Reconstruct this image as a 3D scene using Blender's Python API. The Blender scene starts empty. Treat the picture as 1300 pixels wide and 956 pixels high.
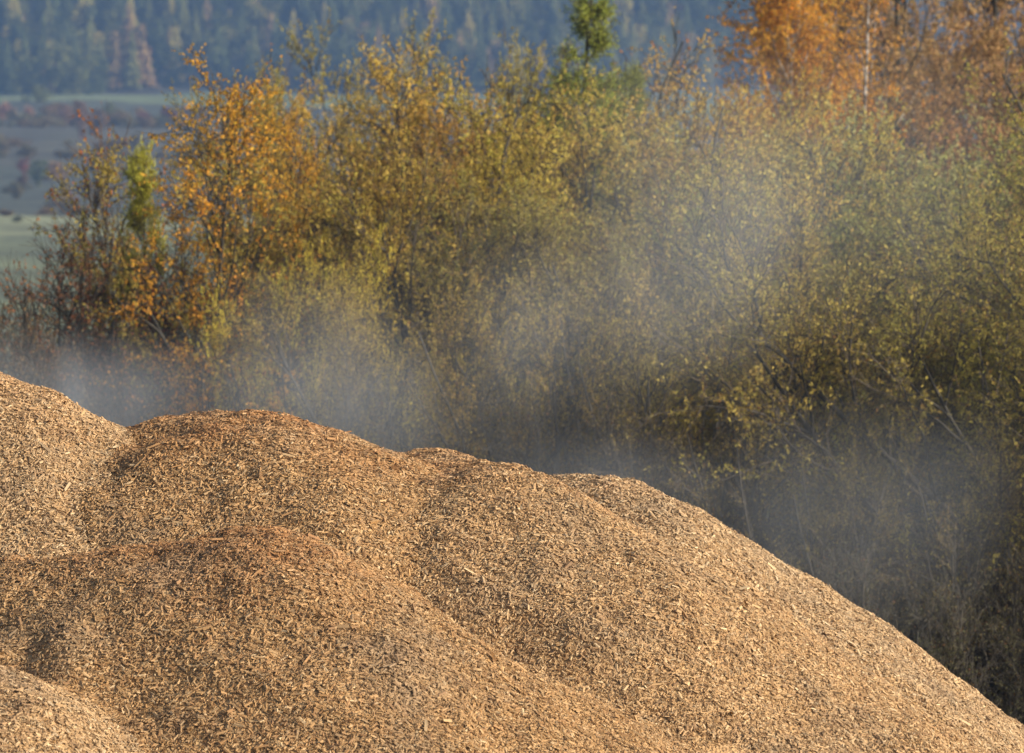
import bpy, math, random
import numpy as np
from mathutils import Vector

# ------------------------------------------------------------------ camera, sky, sun, exposure
sc = bpy.context.scene
col = sc.collection
CAM_Z = 6.5
PITCH = math.radians(1.412)
PXA = 0.18 / 1300.0                     # 200 mm lens on 36 mm: radians-ish per photo pixel

cam_d = bpy.data.cameras.new("camera")
cam = bpy.data.objects.new("camera", cam_d)
col.objects.link(cam)
cam.location = (0, 0, CAM_Z)
cam.rotation_euler = (math.radians(90) - PITCH, 0, 0)
cam_d.lens = 200
cam_d.sensor_width = 36
cam_d.sensor_fit = 'HORIZONTAL'
cam_d.clip_start = 0.5
cam_d.clip_end = 6000
cam_d.dof.use_dof = True
cam_d.dof.focus_distance = 37.0
cam_d.dof.aperture_fstop = 5.0
sc.camera = cam

SUN_EL = math.radians(23)
SUN_AZ = math.radians(18)               # towards the camera side of +X
sun_dir = Vector((math.cos(SUN_EL) * math.cos(SUN_AZ), -math.cos(SUN_EL) * math.sin(SUN_AZ), math.sin(SUN_EL)))
world = bpy.data.worlds.new("World")
sc.world = world
world.use_nodes = True
wn = world.node_tree
wn.nodes.clear()
sky = wn.nodes.new('ShaderNodeTexSky')
sky.sky_type = 'NISHITA'
sky.sun_disc = False
sky.dust_density = 4.0
sky.air_density = 1.0
sky.sun_elevation = SUN_EL
sky.sun_rotation = math.pi / 2 + SUN_AZ   # clockwise from +Y
bg = wn.nodes.new('ShaderNodeBackground')
bg.inputs['Strength'].default_value = 0.115
wo = wn.nodes.new('ShaderNodeOutputWorld')
wn.links.new(sky.outputs[0], bg.inputs[0])
wn.links.new(bg.outputs[0], wo.inputs[0])

sun_l = bpy.data.lights.new("sun", 'SUN')
sun_l.energy = 4.6
sun_l.angle = math.radians(4.0)
sun_l.color = (1.0, 0.885, 0.73)
sun = bpy.data.objects.new("sun", sun_l)
col.objects.link(sun)
sun.rotation_euler = sun_dir.to_track_quat('Z', 'Y').to_euler()

sc.view_settings.view_transform = 'Standard'
sc.view_settings.look = 'None'
sc.view_settings.exposure = 0.42
sc.view_settings.gamma = 1.0
sc.view_settings.use_curve_mapping = False
sc.render.engine = 'CYCLES'
cy = sc.cycles
cy.max_bounces = 6
cy.diffuse_bounces = 4
cy.glossy_bounces = 2
cy.transmission_bounces = 3
cy.volume_bounces = 1
cy.transparent_max_bounces = 8
cy.use_denoising = True
cy.volume_step_rate = 2.0
cy.volume_max_steps = 64
cy.sample_clamp_indirect = 4.0

# ------------------------------------------------------------------ helpers
def at(px, py, D):
    """world point on the ray through photo pixel (px, py) at world Y = D"""
    x = (px - 650) * PXA
    y = (478 - py) * PXA
    c, s = math.cos(PITCH), math.sin(PITCH)
    dy = c + y * s
    dz = -s + y * c
    return (x / dy * D, D, CAM_Z + dz / dy * D)

def lattice(seed, n=64):
    return np.random.default_rng(seed).random((n, n))

_LAT = {}
def vnoise(x, y, seed=0):
    if seed not in _LAT:
        _LAT[seed] = lattice(seed)
    L = _LAT[seed]; n = L.shape[0]
    xi = np.floor(x).astype(int); yi = np.floor(y).astype(int)
    fx = x - xi; fy = y - yi
    fx = fx * fx * (3 - 2 * fx); fy = fy * fy * (3 - 2 * fy)
    a = L[xi % n, yi % n]; b = L[(xi + 1) % n, yi % n]
    c = L[xi % n, (yi + 1) % n]; d = L[(xi + 1) % n, (yi + 1) % n]
    return (a * (1 - fx) + b * fx) * (1 - fy) + (c * (1 - fx) + d * fx) * fy - 0.5

def fbm(x, y, seed=0, octv=4):
    r = 0; amp = 1.0
    for i in range(octv):
        r = r + amp * vnoise(x * 2 ** i + 17.3 * i, y * 2 ** i + 9.1 * i, seed + i)
        amp *= 0.5
    return r

def mesh_np(name, verts, faces_list, mats, mat_idx=None, colors=None, smooth=False):
    """faces_list: list of int arrays (n,k); mat_idx: matching list of ints; colors: (nverts,4)"""
    me = bpy.data.meshes.new(name)
    verts = np.ascontiguousarray(verts, dtype=np.float32)
    me.vertices.add(len(verts))
    me.vertices.foreach_set('co', verts.ravel())
    loops = np.concatenate([f.ravel() for f in faces_list]).astype(np.int32)
    tot = np.concatenate([np.full(len(f), f.shape[1], dtype=np.int32) for f in faces_list])
    start = np.concatenate([[0], np.cumsum(tot)[:-1]]).astype(np.int32)
    me.loops.add(len(loops))
    me.loops.foreach_set('vertex_index', loops)
    me.polygons.add(len(tot))
    me.polygons.foreach_set('loop_start', start)
    me.polygons.foreach_set('loop_total', tot)
    if mat_idx is not None:
        mi = np.concatenate([np.full(len(f), m, dtype=np.int32) for f, m in zip(faces_list, mat_idx)])
        me.polygons.foreach_set('material_index', mi)
    me.polygons.foreach_set('use_smooth', np.full(len(tot), smooth))
    for m in mats:
        me.materials.append(m)
    if colors is not None:
        ca = me.color_attributes.new('tint', 'FLOAT_COLOR', 'POINT')
        ca.data.foreach_set('color', np.ascontiguousarray(colors, dtype=np.float32).ravel())
    me.update(calc_edges=True)
    return me

def link(name, data, parent=None):
    o = bpy.data.objects.new(name, data)
    col.objects.link(o)
    if parent is not None:
        o.parent = parent
    return o

def tag(o, label=None, cat=None, group=None, kind=None):
    if label: o['label'] = label
    if cat: o['category'] = cat
    if group: o['group'] = group
    if kind: o['kind'] = kind
    return o

# ------------------------------------------------------------------ materials
def new_mat(name):
    m = bpy.data.materials.new(name)
    m.use_nodes = True
    nt = m.node_tree
    nt.nodes.clear()
    return m, nt, nt.nodes, nt.links

def N(nodes, t, **kw):
    n = nodes.new(t)
    for k, v in kw.items():
        setattr(n, k, v)
    return n

def mix_col(nodes, links, fac, a, b, mode='MIX'):
    n = nodes.new('ShaderNodeMix'); n.data_type = 'RGBA'; n.blend_type = mode
    for sock, v in ((n.inputs[0], fac), (n.inputs[6], a), (n.inputs[7], b)):
        if isinstance(v, bpy.types.NodeSocket): links.new(v, sock)
        elif isinstance(v, (int, float)): sock.default_value = v
        else: sock.default_value = (*v, 1)
    return n.outputs[2]

def leaf_material(name, brown=(0.16, 0.07, 0.025), trans=0.45):
    m, nt, ns, ls = new_mat(name)
    oi = N(ns, 'ShaderNodeObjectInfo')
    at_ = N(ns, 'ShaderNodeVertexColor', layer_name='tint')
    sep = N(ns, 'ShaderNodeSeparateColor'); ls.new(at_.outputs[0], sep.inputs[0])
    # tint.r: brightness, tint.g: turn to brown, tint.b: hue drift
    c1 = mix_col(ns, ls, sep.outputs[1], oi.outputs['Color'], brown)
    val = N(ns, 'ShaderNodeHueSaturation')
    mr = N(ns, 'ShaderNodeMapRange'); ls.new(sep.outputs[2], mr.inputs[0])
    mr.inputs[3].default_value = 0.475; mr.inputs[4].default_value = 0.53
    ls.new(mr.outputs[0], val.inputs['Hue'])
    mv = N(ns, 'ShaderNodeMapRange'); ls.new(sep.outputs[0], mv.inputs[0])
    mv.inputs[3].default_value = 0.7; mv.inputs[4].default_value = 1.3
    ls.new(mv.outputs[0], val.inputs['Value'])
    ls.new(c1, val.inputs['Color'])
    d = N(ns, 'ShaderNodeBsdfPrincipled'); d.inputs['Roughness'].default_value = 0.75
    d.inputs['Specular IOR Level'].default_value = 0.1
    t = N(ns, 'ShaderNodeBsdfTranslucent')
    ls.new(val.outputs[0], d.inputs['Base Color']); ls.new(val.outputs[0], t.inputs['Color'])
    mx = N(ns, 'ShaderNodeMixShader'); mx.inputs[0].default_value = trans
    ls.new(d.outputs[0], mx.inputs[1]); ls.new(t.outputs[0], mx.inputs[2])
    o = N(ns, 'ShaderNodeOutputMaterial'); ls.new(mx.outputs[0], o.inputs[0])
    return m

def bark_material(name, c1, c2, scale=8.0, stretch=0.25):
    m, nt, ns, ls = new_mat(name)
    tc = N(ns, 'ShaderNodeNewGeometry')
    mp = N(ns, 'ShaderNodeMapping'); mp.inputs['Scale'].default_value = (1, 1, stretch)
    ls.new(tc.outputs['Position'], mp.inputs[0])
    no = N(ns, 'ShaderNodeTexNoise'); no.inputs['Scale'].default_value = scale; no.inputs['Detail'].default_value = 4
    ls.new(mp.outputs[0], no.inputs[0])
    mr = N(ns, 'ShaderNodeMapRange'); mr.inputs[1].default_value = 0.38; mr.inputs[2].default_value = 0.62
    ls.new(no.outputs[0], mr.inputs[0])
    c = mix_col(ns, ls, mr.outputs[0], c1, c2)
    d = N(ns, 'ShaderNodeBsdfPrincipled'); d.inputs['Roughness'].default_value = 0.85
    ls.new(c, d.inputs['Base Color'])
    o = N(ns, 'ShaderNodeOutputMaterial'); ls.new(d.outputs[0], o.inputs[0])
    return m

M_LEAF = leaf_material('leaf')
M_NEEDLE = leaf_material('needle', brown=(0.10, 0.07, 0.02), trans=0.2)
M_FAR = leaf_material('far_foliage', brown=(0.05, 0.05, 0.02), trans=0.1)
M_BARK = bark_material('willow_bark', (0.03, 0.027, 0.022), (0.075, 0.066, 0.052))
M_TWIG = bark_material('willow_twig', (0.045, 0.036, 0.025), (0.09, 0.068, 0.042), 20, 1)
M_BIRCH = bark_material('birch_bark', (0.08, 0.07, 0.06), (0.62, 0.58, 0.52), 5.0, 2.5)
M_RTWIG = bark_material('red_twig', (0.055, 0.037, 0.028), (0.10, 0.062, 0.045), 20, 1)

def chip_material(name, base_only=False):
    m, nt, ns, ls = new_mat(name)
    geo = N(ns, 'ShaderNodeNewGeometry')
    # weathered grey-brown patches
    n1 = N(ns, 'ShaderNodeTexNoise'); n1.inputs['Scale'].default_value = 1.1; n1.inputs['Detail'].default_value = 5
    n1.inputs['Roughness'].default_value = 0.6
    ls.new(geo.outputs['Position'], n1.inputs[0])
    mr = N(ns, 'ShaderNodeMapRange'); mr.inputs[1].default_value = 0.50; mr.inputs[2].default_value = 0.72
    ls.new(n1.outputs[0], mr.inputs[0])
    n2 = N(ns, 'ShaderNodeTexNoise'); n2.inputs['Scale'].default_value = 4.5; n2.inputs['Detail'].default_value = 4
    ls.new(geo.outputs['Position'], n2.inputs[0])
    mr2 = N(ns, 'ShaderNodeMapRange'); mr2.inputs[1].default_value = 0.55; mr2.inputs[2].default_value = 0.75
    mr2.inputs[4].default_value = 0.85
    ls.new(n2.outputs[0], mr2.inputs[0])
    if base_only:
        vo = N(ns, 'ShaderNodeTexVoronoi'); vo.inputs['Scale'].default_value = 45
        ls.new(geo.outputs['Position'], vo.inputs[0])
        sc_ = N(ns, 'ShaderNodeSeparateColor'); ls.new(vo.outputs['Color'], sc_.inputs[0])
        c0 = mix_col(ns, ls, sc_.outputs[0], (0.33, 0.195, 0.09), (0.48, 0.315, 0.15))
    else:
        vc = N(ns, 'ShaderNodeVertexColor', layer_name='tint')
        c0 = vc.outputs[0]
    c1 = mix_col(ns, ls, mr.outputs[0], c0, mix_col(ns, ls, 0.6, c0, (0.25, 0.185, 0.12)))
    c2 = mix_col(ns, ls, mr2.outputs[0], c1, mix_col(ns, ls, 0.55, c1, (0.17, 0.10, 0.055)))
    d = N(ns, 'ShaderNodeBsdfPrincipled'); d.inputs['Roughness'].default_value = 0.7
    d.inputs['Specular IOR Level'].default_value = 0.3
    ls.new(c2, d.inputs['Base Color'])
    if base_only:
        bp = N(ns, 'ShaderNodeBump'); bp.inputs['Strength'].default_value = 0.8; bp.inputs['Distance'].default_value = 0.02
        ls.new(vo.outputs['Distance'], bp.inputs['Height']); ls.new(bp.outputs[0], d.inputs['Normal'])
    o = N(ns, 'ShaderNodeOutputMaterial'); ls.new(d.outputs[0], o.inputs[0])
    return m
M_CHIP = chip_material('wood_chip')
M_MOUND = chip_material('wood_chip_mound', True)

# ------------------------------------------------------------------ ground: one sheet from the yard to the far forest hill
PROF_D = np.array([-80, 100, 160, 250, 450, 750, 1150, 1500, 1700, 1760, 2300, 2700])
PROF_Z = np.array([0, 0, -1.0, -3.5, -2.5, 6.5, 20, 38, 47, 54, 230, 250.0])
def ground_z(x, y):
    x = np.asarray(x, float); y = np.asarray(y, float)
    z = np.interp(y, PROF_D, PROF_Z)
    far = np.clip((y - 140) / 500, 0, 1)
    z = z + far * 9 * vnoise(x / 190 + 3.7, y / 260 + 1.2, 51) + far * 2.5 * vnoise(x / 60, y / 70, 52)
    near = 1 - np.clip((y - 100) / 60, 0, 1)
    z = z + near * 0.18 * vnoise(x / 2.5, y / 2.5, 53) * np.clip((y - 46) / 8, 0, 1)
    return z

gy = np.concatenate([np.arange(-80, 40, 8.0), np.arange(40, 110, 1.2), np.arange(110, 400, 8), np.arange(400, 2701, 14)])
gx = np.sign(np.linspace(-1, 1, 121)) * (np.abs(np.linspace(-1, 1, 121)) ** 2.0) * 640
GX, GY = np.meshgrid(gx, gy, indexing='ij')
GZ = ground_z(GX, GY)
nx, ny = GX.shape
idx = np.arange(nx * ny).reshape(nx, ny)
gq = np.stack([idx[:-1, :-1], idx[1:, :-1], idx[1:, 1:], idx[:-1, 1:]], -1).reshape(-1, 4)

mg, nt, ns, ls = new_mat('ground')
geo = N(ns, 'ShaderNodeNewGeometry')
sep = N(ns, 'ShaderNodeSeparateXYZ'); ls.new(geo.outputs['Position'], sep.inputs[0])
gn = N(ns, 'ShaderNodeTexNoise'); gn.inputs['Scale'].default_value = 0.012; gn.inputs['Detail'].default_value = 6
ls.new(geo.outputs['Position'], gn.inputs[0])
gn2 = N(ns, 'ShaderNodeTexNoise'); gn2.inputs['Scale'].default_value = 1.3; gn2.inputs['Detail'].default_value = 6
ls.new(geo.outputs['Position'], gn2.inputs[0])
# field boundaries along the distance, wavering with x
wob = N(ns, 'ShaderNodeMath', operation='MULTIPLY_ADD'); ls.new(gn.outputs[0], wob.inputs[0]); wob.inputs[1].default_value = 300
ed = N(ns, 'ShaderNodeTexNoise'); ed.inputs['Scale'].default_value = 0.07; ed.inputs['Detail'].default_value = 6
ls.new(geo.outputs['Position'], ed.inputs[0])
wob2 = N(ns, 'ShaderNodeMath', operation='MULTIPLY_ADD'); ls.new(ed.outputs[0], wob2.inputs[0]); wob2.inputs[1].default_value = 90
ls.new(sep.outputs[1], wob2.inputs[2]); ls.new(wob2.outputs[0], wob.inputs[2])
ramp = N(ns, 'ShaderNodeValToRGB'); ramp.color_ramp.interpolation = 'CONSTANT'
md = N(ns, 'ShaderNodeMapRange'); md.inputs[1].default_value = 0; md.inputs[2].default_value = 2500
sh = N(ns, 'ShaderNodeMath', operation='SUBTRACT'); ls.new(wob.outputs[0], sh.inputs[0]); sh.inputs[1].default_value = 70
ls.new(sh.outputs[0], md.inputs[0]); ls.new(md.outputs[0], ramp.inputs[0])
stops = [(0, (0.05, 0.042, 0.025)), (190, (0.06, 0.08, 0.03)), (520, (0.12, 0.14, 0.065)), (800, (0.20, 0.22, 0.11)), (935, (0.05, 0.06, 0.035)),
         (1225, (0.065, 0.065, 0.04)), (1445, (0.05, 0.06, 0.035)), (1575, (0.13, 0.17, 0.07)), (1685, (0.05, 0.05, 0.03)), (1725, (0.075, 0.13, 0.05)), (1845, (0.035, 0.035, 0.02))]
er = ramp.color_ramp.elements
er[0].position = 0; er[0].color = (*stops[0][1], 1)
er[1].position = stops[1][0] / 2500; er[1].color = (*stops[1][1], 1)
for d_, c_ in stops[2:]:
    e = er.new(d_ / 2500); e.color = (*c_, 1)
mot = N(ns, 'ShaderNodeMapRange'); mot.inputs[1].default_value = 0.3; mot.inputs[2].default_value = 0.7
mot.inputs[3].default_value = 0.55; mot.inputs[4].default_value = 1.3
ls.new(gn2.outputs[0], mot.inputs[0])
mo2 = N(ns, 'ShaderNodeMapRange'); mo2.inputs[1].default_value = 0.35; mo2.inputs[2].default_value = 0.65
mo2.inputs[3].default_value = 0.6; mo2.inputs[4].default_value = 1.35
ls.new(ed.outputs[0], mo2.inputs[0])
gcol = mix_col(ns, ls, 1.0, mix_col(ns, ls, 1.0, ramp.outputs[0], mot.outputs[0], 'MULTIPLY'), mo2.outputs[0], 'MULTIPLY')
gd = N(ns, 'ShaderNodeBsdfPrincipled'); gd.inputs['Roughness'].default_value = 0.95
ls.new(gcol, gd.inputs['Base Color'])
go = N(ns, 'ShaderNodeOutputMaterial'); ls.new(gd.outputs[0], go.inputs[0])
ground = link('ground', mesh_np('ground', np.stack([GX, GY, GZ], -1).reshape(-1, 3), [gq], [mg], smooth=True))
tag(ground, 'yard earth running into meadows and a far hillside', kind='structure')

# ------------------------------------------------------------------ wood chip heaps
# each heap: ridge from A to B (photo pixel, distance), slope, rounding
HEAPS = [
    dict(a=(-45, 473, 38.2), b=(-160, 468, 39.0), r=0.66, t=0.72, pale=0.55,
         label='pale wood chip heap at the left edge, its crest highest of all the heaps'),
    dict(a=(255, 527, 38.4), b=(325, 524, 38.0), r=0.95, t=0.72, pale=0.0,
         label='broad rounded brown wood chip heap under the dark-trunked orange birch'),
    dict(a=(545, 573, 38.7), b=(632, 598, 37.5), r=0.60, t=0.72, pale=0.3,
         label='wood chip heap with a dark left flank, right of the broad rounded one'),
    dict(a=(728, 602, 40.2), b=(742, 604, 40.5), r=0.85, t=0.765, pale=0.7,
         label='bright wood chip heap whose long slope runs down to the right edge'),
    dict(a=(20, 712, 34.9), b=(315, 672, 34.7), r=0.68, t=0.72, pale=0.05,
         label='low brown wood chip heap in front, its ridge falling to the right'),
    dict(a=(-90, 838, 32.9), b=(-50, 840, 32.7), r=0.45, t=0.70, pale=0.55,
         label='small pale wood chip heap cut off by the lower left corner'),
]
for h in HEAPS:
    h['A'] = np.array(at(*h['a'])); h['B'] = np.array(at(*h['b']))

def heap_raw(i, x, y):
    h = HEAPS[i]
    A, B = h['A'], h['B']
    ab = B[:2] - A[:2]
    wx = x + 0.22 * vnoise(x / 0.9, y / 0.9, 70 + i); wy = y + 0.22 * vnoise(x / 0.9 + 5, y / 0.9, 80 + i)
    t = np.clip(((wx - A[0]) * ab[0] + (wy - A[1]) * ab[1]) / (ab @ ab), 0, 1)
    dx = wx - (A[0] + t * ab[0]); dy = wy - (A[1] + t * ab[1])
    r = np.sqrt(dx * dx + dy * dy)
    z = A[2] + t * (B[2] - A[2]) - h['t'] * (np.sqrt(r * r + h['r'] ** 2) - h['r'])
    th = np.arctan2(dy, dx) * np.maximum(r, 0.6)
    z = z + 0.05 * vnoise(th / 0.30 + 31, r / 1.6, 95 + i) * np.clip((r - 0.35) / 0.6, 0, 1) + 0.10 * vnoise(x / 0.55, y / 0.55, 90 + i) * np.clip(r, 0.3, 1.0) + 0.05 * vnoise(x / 0.22, y / 0.22, 60 + i) + 0.022 * vnoise(x / 0.09, y / 0.09, 62)
    return z

BLEND = 0.11
def heaps_all(x, y):
    raw = np.stack([heap_raw(i, x, y) for i in range(len(HEAPS))])
    out = raw.copy()
    for i in range(len(HEAPS)):          # chips slide into the dips: neighbouring slopes run into each other in a fillet
        for j in range(len(HEAPS)):
            if i != j:
                out[i] += np.maximum(BLEND - np.abs(raw[i] - raw[j]), 0) ** 2 / (4 * BLEND)
    return out

heap_objs = []
for i, h in enumerate(HEAPS):
    o = link('wood_chip_heap', None)
    cx, cy_ = (h['A'][:2] + h['B'][:2]) / 2
    o.location = (cx, cy_, 0)
    tag(o, h['label'], 'wood chips', 'heaps of wood chips')
    heap_objs.append((o, cx, cy_))
    # polar grid mesh of the mound
    rr = np.concatenate([np.linspace(0, 3.2, 50), np.linspace(3.35, 11.5, 30)])
    th = np.linspace(0, 2 * np.pi, 141)[:-1]
    R, T = np.meshgrid(rr, th, indexing='ij')
    X = cx + R * np.cos(T); Y = cy_ + R * np.sin(T)
    Z = np.maximum(heaps_all(X, Y)[i] - 0.006, -0.05)
    n_r, n_t = R.shape
    id_ = np.arange(n_r * n_t).reshape(n_r, n_t)
    q = np.stack([id_[:-1, :], id_[1:, :], np.roll(id_, -1, 1)[1:, :], np.roll(id_, -1, 1)[:-1, :]], -1).reshape(-1, 4)
    q = q[~np.all(Z.ravel()[q] <= -0.049, axis=1)]
    v = np.stack([X - cx, Y - cy_, Z], -1).reshape(-1, 3)
    link('mound', mesh_np('mound', v, [q], [M_MOUND], smooth=True), o)

def heap_max(x, y):
    hs = heaps_all(x, y)
    return hs.max(0), hs.argmax(0)

rng = np.random.default_rng(11)
def chip_sites(n):
    y = rng.uniform(30.5, 42.5, n); x = rng.uniform(-4.1, 4.4, n)
    z, who = heap_max(x, y)
    e = 0.04
    zx, _ = heap_max(x + e, y); zy, _ = heap_max(x, y + e)
    nrm = np.stack([-(zx - z) / e, -(zy - z) / e, np.ones(n)], -1)
    sl = np.linalg.norm(nrm, axis=1)
    nrm /= sl[:, None]
    P = np.stack([x, y, z], -1)
    v = np.array([0, 0, CAM_Z]) - P
    v /= np.linalg.norm(v, axis=1)[:, None]
    facing = (nrm * v).sum(1)
    yy = (P[:, 2] - CAM_Z) / y
    keep = (facing > -0.10) & (z > 0) & (yy > -0.093) & (np.abs(x) / y < 0.101) & (rng.random(n) < np.clip(sl / 1.45, 0, 1))
    return P[keep], nrm[keep], who[keep]

PALETTE = np.array([(0.50, 0.315, 0.145), (0.42, 0.245, 0.095), (0.56, 0.385, 0.20), (0.33, 0.175, 0.065), (0.25, 0.125, 0.048),
                    (0.36, 0.26, 0.155), (0.68, 0.53, 0.33), (0.19, 0.10, 0.042), (0.28, 0.20, 0.12)])
PALETTE = (PALETTE * 0.93 + PALETTE.mean(1, keepdims=True) * 0.07) * 0.78 * np.array([1.0, 1.0, 0.95]) + np.array([0.45, 0.30, 0.15]) * 0.30
PW = np.array([0.24, 0.24, 0.13, 0.14, 0.08, 0.07, 0.04, 0.03, 0.03]); PW /= PW.sum()

def chip_geo(P, nrm, L, W, T, tilt, g):
    n = len(P)
    a = g.normal(size=(n, 3))
    axis = np.cross(nrm, a); axis /= np.linalg.norm(axis, axis=1)[:, None]
    nn = nrm + tilt * g.normal(size=(n, 3)); nn /= np.linalg.norm(nn, axis=1)[:, None]
    u = axis - (axis * nn).sum(1)[:, None] * nn; u /= np.linalg.norm(u, axis=1)[:, None]
    w = np.cross(nn, u)
    c = P + nrm * (g.uniform(-0.003, 0.010, n))[:, None]
    off = g.uniform(-0.4, 0.4, n)
    sk = g.uniform(-0.3, 0.3, n)
    V = np.empty((n, 6, 3))
    hl = (L / 2)[:, None]; hw = (W / 2)[:, None]; t = T[:, None]
    V[:, 0] = c - u * hl * (1 + sk[:, None]) - w * hw; V[:, 1] = c - u * hl - nn * 0 + w * hw
    V[:, 2] = c - u * hl * 0.95 + w * hw * off[:, None] + nn * t
    V[:, 3] = c + u * hl - w * hw * 0.8; V[:, 4] = c + u * hl * (1 + sk[:, None]) + w * hw * 0.8
    V[:, 5] = c + u * hl * 0.95 + w * hw * off[:, None] + nn * t
    b = np.arange(n)[:, None] * 6
    quads = np.concatenate([b + [0, 3, 5, 2], b + [2, 5, 4, 1]])
    tris = np.concatenate([b + [0, 2, 1], b + [3, 4, 5]])
    return V.reshape(-1, 3), quads, tris

def chip_cols(P, who, n, g):
    c = PALETTE[g.choice(len(PALETTE), n, p=PW)] * g.uniform(0.82, 1.15, (n, 1))
    pale = np.array([h['pale'] for h in HEAPS])[who][:, None]
    grey = np.array([0.60, 0.50, 0.34])
    c = c * (1 - 0.4 * pale) + (c.mean(1, keepdims=True) * 2.0 * grey) * 0.4 * pale + 0.02 * pale
    darker = np.array([0.95, 0.84, 0.90, 0.97, 0.80, 0.95])[who][:, None]
    c = c * darker * (1 - (1 - darker) * np.array([0.0, 0.25, 0.5]))
    # chips close to a crest have turned redder in the steam
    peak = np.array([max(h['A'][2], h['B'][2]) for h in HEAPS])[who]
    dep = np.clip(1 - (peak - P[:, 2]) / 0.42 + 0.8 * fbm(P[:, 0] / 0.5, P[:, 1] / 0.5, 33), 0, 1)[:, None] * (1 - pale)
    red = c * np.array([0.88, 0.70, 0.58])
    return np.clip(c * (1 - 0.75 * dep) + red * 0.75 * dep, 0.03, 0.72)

P, nrm, who = chip_sites(840000)
n = len(P)
L = np.clip(rng.lognormal(math.log(0.0170), 0.55, n), 0.008, 0.07)
W = np.clip(L * rng.uniform(0.24, 0.55, n), 0.006, 0.02)
T = rng.uniform(0.002, 0.006, n)
cols = chip_cols(P, who, n, rng)
for i, (o, cx, cy_) in enumerate(heap_objs):
    s = who == i
    if not s.any():
        continue
    V, q, t = chip_geo(P[s], nrm[s], L[s], W[s], T[s], 0.21, rng)
    V[:, 0] -= cx; V[:, 1] -= cy_
    cc = np.repeat(np.concatenate([cols[s], np.ones((s.sum(), 1))], 1), 6, axis=0)
    link('wood_chips', mesh_np('wood_chips', V, [q, t], [M_CHIP], colors=cc), o)['kind'] = 'stuff'
print('chips', n)

# the largest single chips: parts of their own
P2, n2, w2 = chip_sites(5200)
pick = rng.permutation(len(P2))[:290]
for k in pick:
    Lk = rng.uniform(0.045, 0.095); Wk = rng.uniform(0.012, 0.026); Tk = rng.uniform(0.006, 0.014)
    o, cx, cy_ = heap_objs[w2[k]]
    V, q, t = chip_geo(P2[k:k + 1] + n2[k] * 0.008, n2[k:k + 1], np.array([Lk]), np.array([Wk]), np.array([Tk]), 0.3, rng)
    org = P2[k]
    c = chip_cols(P2[k:k + 1], w2[k:k + 1], 1, rng)[0]
    ch = link('wood_chip', mesh_np('wood_chip', V - org, [q, t, np.array([[0, 1, 4, 3]])], [M_CHIP], colors=np.tile([*c, 1], (6, 1))), o)
    ch.location = (org[0] - cx, org[1] - cy_, org[2])

# ------------------------------------------------------------------ trees
def unit(a):
    return a / np.maximum(np.linalg.norm(a, axis=-1, keepdims=True), 1e-9)

def grow(P0, D0, L, K, wig, up, g):
    n = len(P0)
    pts = np.empty((n, K + 1, 3)); dirs = np.empty((n, K + 1, 3))
    p = P0.copy(); d = unit(D0)
    pts[:, 0] = p; dirs[:, 0] = d
    st = (L / K)[:, None]
    for k in range(K):
        d = unit(d + wig * g.normal(size=(n, 3)) + np.array([0, 0, 1.0]) * up)
        p = p + d * st
        pts[:, k + 1] = p; dirs[:, k + 1] = d
    return pts, dirs

def spawn(pts, dirs, L, count, t0, t1, ang0, ang1, g):
    """count children on each polyline -> start, direction, parent index, t"""
    n, K1, _ = pts.shape
    par = np.repeat(np.arange(n), count)
    t = g.uniform(t0, t1, len(par))
    f = t * (K1 - 1); k = np.minimum(f.astype(int), K1 - 2); fr = (f - k)[:, None]
    p = pts[par, k] * (1 - fr) + pts[par, k + 1] * fr
    d = dirs[par, k + 1]
    side = unit(np.cross(d, g.normal(size=(len(par), 3))))
    a = g.uniform(ang0, ang1, len(par))[:, None]
    return p, d * np.cos(a) + side * np.sin(a), par, t

def tubes(pts, dirs, r0, r1, sides):
    n, K1, _ = pts.shape
    ref = np.where(np.abs(dirs[:, :1, 2:3]) > 0.9, np.array([[[1.0, 0, 0]]]), np.array([[[0, 0, 1.0]]]))
    u = unit(np.cross(dirs, np.broadcast_to(ref, dirs.shape))); w = np.cross(dirs, u)
    tt = np.linspace(0, 1, K1)[None, :, None, None]
    rad = (r0[:, None, None, None] * (1 - tt) + r1[:, None, None, None] * tt)
    a = np.arange(sides) / sides * 2 * np.pi
    ring = u[:, :, None, :] * np.cos(a)[None, None, :, None] + w[:, :, None, :] * np.sin(a)[None, None, :, None]
    V = pts[:, :, None, :] + ring * rad
    idx = np.arange(n * K1 * sides).reshape(n, K1, sides)
    nx_ = np.roll(idx, -1, 2)
    q = np.stack([idx[:, :-1], nx_[:, :-1], nx_[:, 1:], idx[:, 1:]], -1).reshape(-1, 4)
    return V.reshape(-1, 3), q

def leaves(p, d, length, width, droop, g, fold=0.25):
    n = len(p)
    ax = unit(d * 0.6 + 0.75 * g.normal(size=(n, 3)) + np.array([0, 0, -droop]))
    w = unit(np.cross(ax, g.normal(size=(n, 3))))
    nn = np.cross(ax, w)
    Ls = (length * g.uniform(0.6, 1.25, n))[:, None]; Ws = (width * g.uniform(0.7, 1.2, n))[:, None] / 2
    V = np.empty((n, 4, 3))
    V[:, 0] = p
    V[:, 1] = p + ax * Ls * 0.48 + w * Ws + nn * Ws * fold
    V[:, 2] = p + ax * Ls
    V[:, 3] = p + ax * Ls * 0.48 - w * Ws + nn * Ws * fold
    return V.reshape(-1, 3), np.arange(n * 4).reshape(n, 4)

def join(parts):
    vs, fs, o = [], [], 0
    for v, f in parts:
        vs.append(v); fs.append(f + o); o += len(v)
    return np.concatenate(vs), fs

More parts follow.
